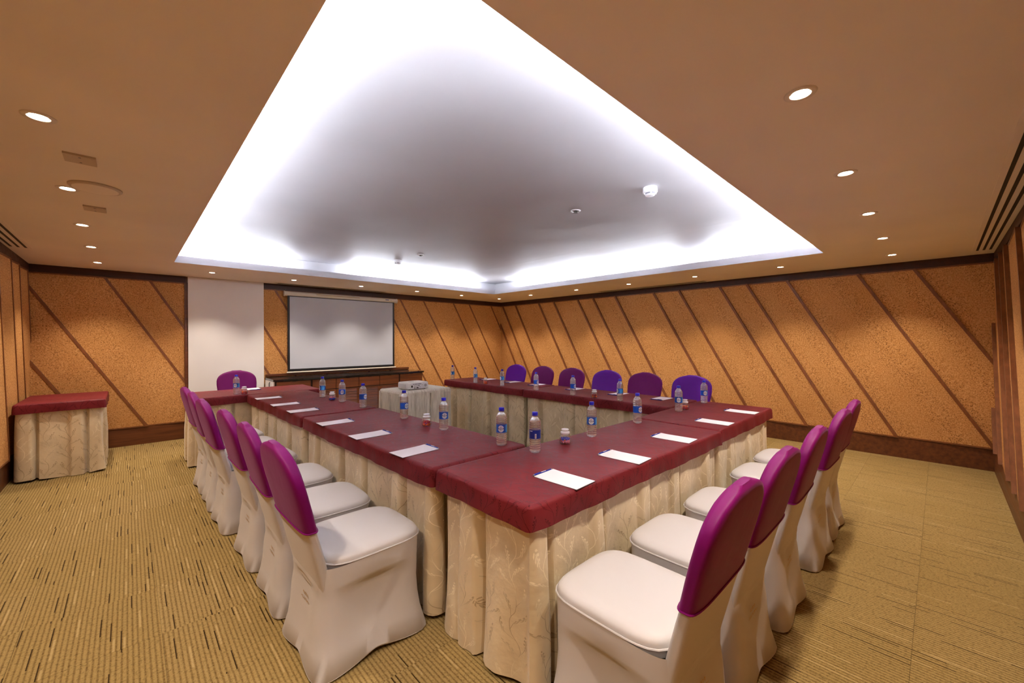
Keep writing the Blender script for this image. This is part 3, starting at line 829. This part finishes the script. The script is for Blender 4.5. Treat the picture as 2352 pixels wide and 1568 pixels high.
# ------------------------------------------------------------------ bottles
def text_mesh(body, size):
    cu = bpy.data.curves.new('lettering_curve', 'FONT'); cu.body = body; cu.size = size; cu.align_x = 'CENTER'; cu.align_y = 'CENTER'; cu.resolution_u = 2
    cu.offset = size * 0.02
    ob = bpy.data.objects.new('lettering_curve', cu); COL.objects.link(ob)
    dg = bpy.context.evaluated_depsgraph_get()
    me = bpy.data.meshes.new_from_object(ob.evaluated_get(dg))
    vs = [tuple(v.co) for v in me.vertices]; fs = [tuple(p.vertices) for p in me.polygons]
    bpy.data.objects.remove(ob); bpy.data.curves.remove(cu); bpy.data.meshes.remove(me)
    return vs, fs
def wrap(vs, r, z0, a0=0.0): return [(r * math.cos(a0 + x / r), r * math.sin(a0 + x / r), z0 + y) for x, y, z in vs]
def patch(r, a0, a1, z0, z1, n=10):
    vs = [(r * math.cos(a0 + (a1 - a0) * i / n), r * math.sin(a0 + (a1 - a0) * i / n), z) for z in (z0, z1) for i in range(n + 1)]
    return vs, [(i, i + 1, n + 2 + i, n + 1 + i) for i in range(n)]
def bottle_proto():
    t = thing('water_bottle', 'x', 'bottle')
    Rb = 0.0335
    pr = [(0.018, 0.004), (0.026, 0.0005), (0.031, 0.003), (Rb, 0.010), (Rb, 0.017)]
    z = 0.017
    for k in range(5): pr += [(Rb - 0.0030, z + 0.005), (Rb - 0.0030, z + 0.007), (Rb, z + 0.0105), (Rb, z + 0.0125)]; z += 0.0125
    pr += [(Rb - 0.0015, 0.083), (Rb - 0.0015, 0.131)]
    z = 0.132
    for k in range(3): pr += [(Rb + 0.0005, z + 0.003), (Rb + 0.0005, z + 0.007), (Rb - 0.002, z + 0.010), (Rb - 0.002, z + 0.012)]; z += 0.0125
    pr += [(Rb, 0.173), (0.0310, 0.181), (0.0265, 0.190), (0.0200, 0.199), (0.0145, 0.206), (0.0140, 0.212)]
    MB().lathe(pr, 28, (0, 0, 0), True, True).build('bottle_body', M['pet'], t, smooth=70)
    c = MB().lathe([(0.0160, 0.2115), (0.0166, 0.213), (0.0166, 0.2285), (0.0150, 0.2315), (0.008, 0.232)], 24, (0, 0, 0), True, True).build('screw_cap', M['cap'], t, smooth=True)
    MB().lathe([(0.0172, 0.207), (0.0172, 0.2098), (0.0150, 0.2098)], 24, (0, 0, 0), True, True).build('neck_ring', M['pet'], t, smooth=True)
    rl = Rb - 0.0007
    lb = MB().lathe([(rl, 0.0825), (rl - 0.0006, 0.107), (rl, 0.1315)], 36, (0, 0, 0), False, False).build('paper_label', M['label'], t, smooth=True)
    r2 = rl + 0.0004
    v, f = patch(r2, -0.1 + 1.0, 1.0 + 1.0, 0.085, 0.129); MB().add(v, f).build('label_band', M['label_sky'], lb)
    v, f = patch(r2, PI - 1.3, PI + 1.3, 0.083, 0.131, 14); MB().add(v, f).build('label_band', M['label_dark'], lb)
    for a in (PI - 0.1, PI + 0.0): pass
    v, f = patch(r2 + 0.0003, PI + 0.12, PI + 0.40, 0.086, 0.112, 4); MB().add(v, f).build('barcode_box', M['white'], lb)
    bc = MB()
    for q in range(7):
        v, f = patch(r2 + 0.0006, PI + 0.17, PI + 0.35, 0.0885 + q * 0.0032, 0.0885 + q * 0.0032 + (0.0018 if q % 2 else 0.001), 2); bc.add(v, f)
    bc.build('barcode_lines', M['black'], lb)
    v, f = patch(r2 + 0.0003, PI - 0.85, PI - 0.30, 0.124, 0.128, 4); MB().add(v, f).build('label_text_block', M['white'], lb)
    # round emblem with wordmark
    n = 28
    el = [(0, 0, 0)] + [(0.0185 * math.cos(2 * PI * i / n), 0.0205 * math.sin(2 * PI * i / n), 0) for i in range(n)]
    MB().add(wrap(el, r2 + 0.0003, 0.107), [(0, 1 + i, 1 + (i + 1) % n) for i in range(n)]).build('emblem_disc', M['white'], lb)
    vs, fs = text_mesh('AQUA', 0.0155)
    MB().add(wrap([(x * 0.92, y, z_) for x, y, z_ in vs], r2 + 0.0007, 0.107), fs).build('wordmark', M['navy'], lb)
    v, f = patch(r2 + 0.0007, -0.16, 0.16, 0.1175, 0.1195, 4); MB().add(v, f).build('emblem_line', M['navy'], lb)
    hill = [(-0.0115, 0, 0), (0.0115, 0, 0), (0.006, 0.0035, 0), (0.002, 0.006, 0), (-0.002, 0.0048, 0), (-0.006, 0.0035, 0)]
    MB().add(wrap(hill, r2 + 0.0007, 0.0915), [tuple(range(6))]).build('emblem_hill', M['green'], lb)
    return t
b0 = remember(bottle_proto())
def to_cam(x, y): return math.atan2(-y, -x)
BOT = [(0.930, 5.772, -20, 'water bottle on the head table beside a candy jar'),
       (1.584, 4.784, -75, 'water bottle on the left run of tables, farthest from the camera'),
       (1.609, 4.272, 0, 'water bottle on the left run, just right of a candy jar, second farthest'),
       (1.618, 3.776, 42, 'water bottle on the left run standing at the seam between two cloths'),
       (1.637, 3.020, 40, 'water bottle on the left run in front of the projector stand'),
       (1.636, 2.443, 12, 'water bottle just right of the candy jar on the nearer left table'),
       (1.655, 1.844, -6, 'water bottle at the inner corner, left of the two nearest bottles'),
       (1.691, 1.597, 172, 'water bottle nearest the camera, its label showing a barcode'),
       (2.238, 1.595, -5, 'water bottle right of the candy jar on the nearest table'),
       (2.857, 1.609, 45, 'water bottle near the seam of the two right tables'),
       (3.575, 1.609, 2, 'water bottle partly hiding a candy jar on the right corner table'),
       (4.219, 1.639, 22, 'water bottle at the back of the right corner table before a violet chair'),
       (3.813, 5.435, -55, 'water bottle at the far end of the far right run of tables'),
       (3.773, 4.788, -52, 'water bottle on the far table, second from its far end, beside a jar'),
       (3.800, 4.218, -50, 'water bottle on the far table just left of the first violet chair'),
       (3.773, 3.542, 42, 'water bottle at the seam of the far right run of tables'),
       (3.746, 2.931, 48, 'water bottle in front of the third far chair'),
       (3.747, 2.311, -60, 'water bottle in front of the fourth and fifth far chairs')]
for k, (x, y, a, lb) in enumerate(BOT):
    o = b0 if k == 0 else copy_tree(b0)
    o.location = (x, y, ZT); o.rotation_euler = (0, 0, to_cam(x, y) + math.radians(a))
    tag(o, lb, 'bottle', 'water bottles')

# ------------------------------------------------------------------ candy jars
def jar_proto():
    t = thing('candy_jar', 'x', 'jar')
    MB().lathe([(0.020, 0.003), (0.029, 0.0005), (0.034, 0.006), (0.0365, 0.018), (0.0365, 0.034), (0.0335, 0.046), (0.0285, 0.054), (0.0265, 0.058), (0.0265, 0.064)], 28, (0, 0, 0), True, False).build('jar_body', M['glass'], t, smooth=60)
    lid = MB().lathe([(0.0255, 0.060), (0.0285, 0.0645), (0.0290, 0.071), (0.0270, 0.075), (0.0215, 0.077)], 28, (0, 0, 0), True, True).build('lid', M['lidglass'], t, smooth=50)
    MB().lathe([(0.0180, 0.077), (0.0170, 0.080), (0.0225, 0.084), (0.0240, 0.088), (0.0215, 0.0915), (0.010, 0.093)], 28, (0, 0, 0), False, True).build('knob', M['lidglass'], lid, smooth=60)
    return t
j0 = remember(jar_proto())
cm = []
for m_ in CANDY:
    mb = MB()
    mb.lathe([(0.001, -0.0095), (0.0055, -0.0075), (0.0085, -0.003), (0.0085, 0.003), (0.0055, 0.0075), (0.001, 0.0095)], 10)
    mb.lathe([(0.001, 0.009), (0.0065, 0.0155)], 8, (0, 0, 0), False, False); mb.lathe([(0.0065, -0.0155), (0.001, -0.009)], 8, (0, 0, 0), False, False)
    o = mb.build('wrapped_candy', m_, smooth=60)
    cm.append(o.data); bpy.data.objects.remove(o)
JAR = [(0.998, 5.706, 'small glass candy jar on the head table beside a bottle', 'head table'),
       (1.584, 4.487, 'small candy jar on the farther left table between two bottles', 'farther left table'),
       (1.618, 2.643, 'small candy jar on the nearer left table between two bottles', 'nearer left table'),
       (1.969, 1.602, 'small candy jar on the nearest table between two bottles', 'nearest table'),
       (3.724, 1.618, 'small candy jar half hidden by a bottle on the right corner table', 'right corner table'),
       (3.781, 4.563, 'small candy jar with orange candy on the far table', 'far table'),
       (3.756, 2.641, 'small candy jar on the far right run between two bottles', 'far right run')]
random.seed(11)
for k, (x, y, lb, where) in enumerate(JAR):
    o = j0 if k == 0 else copy_tree(j0)
    o.location = (x, y, ZT); tag(o, lb, 'jar', 'candy jars')
    kk = 0
    for lev, n, rr in ((0.0135, 5, 0.0205), (0.0135, 1, 0.0), (0.031, 4, 0.018)):
        for q in range(n):
            a = 2 * PI * q / max(n, 1) + lev * 90 + k
            c = bpy.data.objects.new('wrapped_candy', cm[(2 if k == 5 else (kk * 3 + k + q) % 4)]); COL.objects.link(c)
            c.location = (x + rr * math.cos(a), y + rr * math.sin(a), ZT + lev)
            c.rotation_euler = (PI / 2 + random.uniform(-0.3, 0.3), 0, a + random.uniform(-0.4, 0.4))
            tag(c, 'small wrapped candy inside the jar on the ' + where, 'candy', 'candies in the jar on the ' + where); kk += 1

# ------------------------------------------------------------------ notepads and pens
def pad_proto():
    t = thing('notepad', 'x', 'notepad')
    MB().box(-0.120, 0.120, -0.074, 0.074, 0.0, 0.0022).build('backing_card', M['backing'], t)
    n = 8
    mb = MB()
    up_ = [(-0.119 + 0.238 * i / n, 0.0034 + 0.0022 * max(0, (i - 6) / 2.0) ** 2) for i in range(n + 1)]
    vs = [(x, y, 0.0022) for x, z in up_ for y in (-0.073, 0.073)] + [(x, y, z) for x, z in up_ for y in (-0.073, 0.073)]
    o_ = 2 * (n + 1); fs = []
    for i in range(n):
        a = 2 * i
        fs += [(o_ + a, o_ + a + 2, o_ + a + 3, o_ + a + 1), (a, a + 2, o_ + a + 2, o_ + a), (a + 1, o_ + a + 1, o_ + a + 3, a + 3)]
    fs += [(0, o_, o_ + 1, 1), (2 * n, 2 * n + 1, o_ + 2 * n + 1, o_ + 2 * n)]
    mb.add(vs, fs).build('paper_sheets', M['paper'], t)
    return t
def pen_proto():
    t = thing('ballpoint_pen', 'x', 'pen')
    L = 0.145
    ax = lambda pr: [[(r * math.cos(2 * PI * j / 10), y, r + (0.0046 - r) + r * math.sin(2 * PI * j / 10)) for j in range(10)] for r, y in pr]
    MB().rings(ax([(0.0043, -0.060), (0.0046, -0.055), (0.0046, 0.062)][::-1])).build('barrel', M['pen'], t, smooth=True)
    MB().rings(ax([(0.0012, -0.074), (0.0043, -0.060)][::-1])).build('tip', M['pengrey'], t, smooth=True)
    MB().rings(ax([(0.0042, 0.062), (0.0042, 0.070), (0.0025, 0.071)][::-1])).build('end_plug', M['pengrey'], t, smooth=True)
    MB().box(-0.0012, 0.0012, 0.018, 0.062, 0.0092, 0.0108).build('clip', M['pen'], t)
    vs = [(0.0048 * math.sin(a), y, 0.0046 + 0.0048 * math.cos(a)) for y in (-0.022, 0.012) for a in (-0.6, 0, 0.6)]
    MB().add(vs, [(0, 1, 4, 3), (1, 2, 5, 4)]).build('print_strip', M['penwhite'], t)
    return t
p0, n0 = remember(pad_proto()), remember(pen_proto())
PADS = [(1.198, 2.093, 3, 'in front of the nearest left chair'), (1.184, 2.657, 0, 'in front of the second left chair'), (1.169, 3.248, 0, 'in front of the third left chair'),
        (1.153, 4.003, -1, 'in front of the fourth left chair'), (1.137, 4.517, -2, 'in front of the fifth left chair'), (1.123, 5.129, -2, 'in front of the farthest left chair'),
        (1.458, 1.192, 93, 'before the nearest right-row chair'), (1.974, 1.188, 93, 'before the second right-row chair'), (2.582, 1.190, 93, 'before the third right-row chair'),
        (3.313, 1.205, 91, 'before the fourth right-row chair'), (3.962, 1.212, 90, 'before the farthest right-row chair'),
        (4.245, 5.06, 181, 'before the first far chair'), (4.245, 4.474, 180, 'before the second far chair'), (4.245, 3.970, 180, 'before the third far chair'),
        (4.225, 3.270, 181, 'before the fourth far chair'), (4.212, 2.622, 180, 'before the fifth far chair'), (4.218, 2.085, 180, 'before the sixth far chair'),
        (1.190, 6.215, 268, 'on the head table before the single chair')]
for k, (x, y, a, wh) in enumerate(PADS):
    ra = math.radians(a)
    o = p0 if k == 0 else copy_tree(p0)
    o.location = (x, y, ZT); o.rotation_euler = (0, 0, ra); tag(o, 'white notepad ' + wh, 'notepad', 'white notepads')
    q = n0 if k == 0 else copy_tree(n0)
    d = 0.127
    q.location = (x + d * math.cos(ra), y + d * math.sin(ra), ZT); q.rotation_euler = (0, 0, ra + (0.02 if k % 2 else -0.03)); tag(q, 'blue pen at the end of the notepad ' + wh, 'pen', 'blue pens')

# ------------------------------------------------------------------ projector
pj = thing('projector', 'white projector with rear ports on the linen-draped stand', 'projector', (2.825, 4.955, PZ), math.radians(3))
def rbox(mb, sx, sy, z0, z1, r):
    rs = []
    for z, i in ((z0, r * 0.5), (z0 + r * 0.5, 0), (z1 - r, 0), (z1 - r * 0.4, r * 0.3), (z1, r)):
        pts, _ = rrect(-sx / 2 + i, sx / 2 - i, -sy / 2 + i, sy / 2 - i, 0.03, 0.5)
        rs.append([(p[0][0], p[0][1], z) for p in pts])
    return mb.rings(rs)
rbox(MB(), 0.330, 0.265, 0.010, 0.098, 0.012).build('housing', M['projector'], pj, smooth=50)
yb = -0.1330
for a in (-1, 1):
    for b in (-1, 1): MB().lathe([(0.011, 0), (0.011, 0.011)], 12, (a * 0.12, b * 0.09, 0)).build('foot', M['black'], pj)
def port(x, z, w, h_, nm='port', mt='black', dp=0.0022): MB().box(x - w / 2, x + w / 2, yb - dp, yb + 0.004, z - h_ / 2, z + h_ / 2).build(nm, M[mt], pj)
port(-0.105, 0.048, 0.020, 0.026, 'power_socket')
for q, w in enumerate((0.010, 0.009, 0.016, 0.012, 0.012, 0.018, 0.010)): port(-0.082 + q * 0.019, 0.076, w, 0.008)
for q in range(5): port(-0.070 + q * 0.013, 0.053, 0.006, 0.006)
port(0.002, 0.055, 0.022, 0.008); port(-0.062, 0.026, 0.022, 0.008); port(-0.020, 0.027, 0.032, 0.013); port(0.018, 0.036, 0.006, 0.008); port(0.058, 0.060, 0.006, 0.006)
port(-0.005, 0.052, 0.245, 0.078, 'port_panel', 'white', 0.0008)
gr = MB()
n = 20; gr.add([(0.107, yb - 0.0018, 0.052)] + [(0.107 + 0.021 * math.cos(2 * PI * i / n), yb - 0.0018, 0.052 + 0.021 * math.sin(2 * PI * i / n)) for i in range(n)], [(0, 1 + i, 1 + (i + 1) % n) for i in range(n)])
gr.build('speaker_grille', M['projgrey'], pj)
for q in range(6): MB().box(-0.1665, -0.163, -0.09, 0.09, 0.026 + q * 0.009, 0.030 + q * 0.009).build('vent_slat', M['projgrey'], pj)
lz = MB()
rs = [[(0.06 + r * math.cos(2 * PI * j / 20), y, 0.055 + r * math.sin(2 * PI * j / 20)) for j in range(20)] for r, y in ((0.034, 0.128), (0.034, 0.146), (0.028, 0.148), (0.024, 0.140))]
lz.rings(rs).build('lens', M['black'], pj, smooth=50)
MB().box(-0.07, 0.0, -0.03, 0.02, 0.0978, 0.0988).build('control_panel', M['projgrey'], pj)

# ------------------------------------------------------------------ projection screen
SY = Y1 - 0.085
ps = thing('projection_screen', 'pull-down projection screen with black border and cream casing', 'screen', (2.865, SY, 0.868))
sx0, sx1 = 1.912 - 2.865, 3.822 - 2.865
z_ = lambda z: z - 0.868
MB().box(sx0, sx1, 0.0, 0.003, z_(0.897), z_(2.16)).build('black_border', M['black'], ps)
MB().box(1.945 - 2.865, 3.786 - 2.865, -0.0012, 0.0, z_(0.937), z_(2.145)).build('white_surface', M['screen'], ps)
cs = MB()
rs = [[(x, 0.02 - 0.036 * math.cos(a) * s, z_(2.192) + 0.040 * math.sin(a) * s) for a in [2 * PI * j / 20 for j in range(20)]] for x, s in ((1.872 - 2.865, 1), (3.875 - 2.865, 1))]
cas = cs.rings(rs).build('casing', M['case'], ps, smooth=60)
for x in (1.868, 3.879):
    rs = [[(x - 2.865 + d, 0.02 - 0.040 * math.cos(a), z_(2.192) + 0.045 * math.sin(a)) for a in [2 * PI * j / 20 for j in range(20)]] for d in (-0.008, 0.008)]
    MB().rings(rs).build('end_cap', M['case'], ps, smooth=60)
MB().box(2.36 - 2.865, 3.12 - 2.865, -0.0185, -0.012, z_(2.196), z_(2.207)).build('tape_strip', M['tape'], cas)
MB().box(3.63 - 2.865, 3.70 - 2.865, -0.0185, -0.012, z_(2.192), z_(2.206)).build('brand_sticker', M['label_dark'], cas)
MB().box(3.725 - 2.865, 3.76 - 2.865, -0.0185, -0.012, z_(2.194), z_(2.203)).build('size_sticker', M['projgrey'], cas)
MB().tube([(1.896 - 2.865, -0.004, z_(0.882)), (3.848 - 2.865, -0.004, z_(0.882))], 0.012, 10).build('bottom_bar', M['case'], ps, smooth=True)
hd = MB()
for s in (-1, 1): hd.tube([(s * 0.012, -0.004, z_(0.872)), (s * 0.035, -0.012, z_(0.862)), (s * 0.035, -0.016, z_(0.846)), (s * 0.010, -0.014, z_(0.842))], 0.0028, 6)
hd.build('pull_handle', M['steel'], ps)
for x in (1.90, 3.84):
    MB().tube([(x - 2.865, 0.03, z_(2.235)), (x - 2.865, 0.05, z_(2.26)), (x - 2.865, 0.083, z_(2.27))], 0.003, 6).build('hanging_hook', M['steel'], ps)

# ------------------------------------------------------------------ credenza
cz = thing('sideboard_cabinet', 'long dark wooden sideboard with drawers and louvred doors under the screen', 'cabinet', (2.885, 7.21, 0))
cw, cdp, ch = 2.60, 0.56, 0.817
y_ = -0.27
MB().box(-cw / 2 + 0.02, cw / 2 - 0.02, y_ + 0.02, 0.235, 0.04, ch - 0.03).build('carcass', M['cabdark'], cz)
MB().box(-cw / 2, cw / 2, y_ - 0.01, 0.24, ch - 0.03, ch).build('counter_top', M['stone'], cz)
MB().box(-cw / 2 + 0.004, -cw / 2 + 0.021, y_ + 0.01, 0.235, 0.04, ch - 0.032).build('end_panel', M['pillar'], cz)
MB().box(-cw / 2 + 0.05, cw / 2 - 0.05, y_ + 0.05, 0.2, 0.0, 0.04).build('plinth', M['cabdark'], cz)
MB().tube([(-cw / 2 + 0.0, -0.06, ch - 0.05), (-cw / 2 - 0.008, -0.06, ch - 0.07), (-cw / 2 - 0.008, -0.06, ch - 0.12), (-cw / 2 + 0.0, -0.06, ch - 0.13)], 0.006, 6).build('latch', M['steel'], cz)
fr = [1.630, 2.12, 2.515, 2.905, 3.285, 3.66, 4.15]
for k, (a, b) in enumerate(zip(fr[:-1], fr[1:])):
    g = 0.004; xa, xb = a - 2.885 + g, b - 2.885 - g
    if k in (1, 5): xa += 0.022
    d = MB().box(xa, xb, y_ - 0.002, y_ + 0.018, 0.615, 0.775).build('drawer', M['cab'], cz)
    MB().box((xa + xb) / 2 - 0.03, (xa + xb) / 2 + 0.03, y_ - 0.008, y_ - 0.002, 0.772, 0.778).build('finger_pull', M['cabdark'], d)
    dr = MB()
    dr.box(xa, xa + 0.03, y_ - 0.002, y_ + 0.018, 0.06, 0.600); dr.box(xb - 0.03, xb, y_ - 0.002, y_ + 0.018, 0.06, 0.600)
    dr.box(xa + 0.03, xb - 0.03, y_ - 0.002, y_ + 0.018, 0.06, 0.085); dr.box(xa + 0.03, xb - 0.03, y_ - 0.002, y_ + 0.018, 0.585, 0.600)
    do = dr.build('louvred_door', M['cab'], cz)
    for q in range(11):
        zz = 0.090 + q * 0.0452
        vs = [(x, y, z) for x in (xa + 0.03, xb - 0.03) for y, z in ((y_ + 0.014, zz), (y_ - 0.001, zz + 0.003), (y_ + 0.012, zz + 0.041), (y_ + 0.018, zz + 0.041))]
        MB().add(vs, [(0, 1, 2, 3), (7, 6, 5, 4), (0, 4, 5, 1), (1, 5, 6, 2), (2, 6, 7, 3), (3, 7, 4, 0)]).build('slat', M['cab'], do)
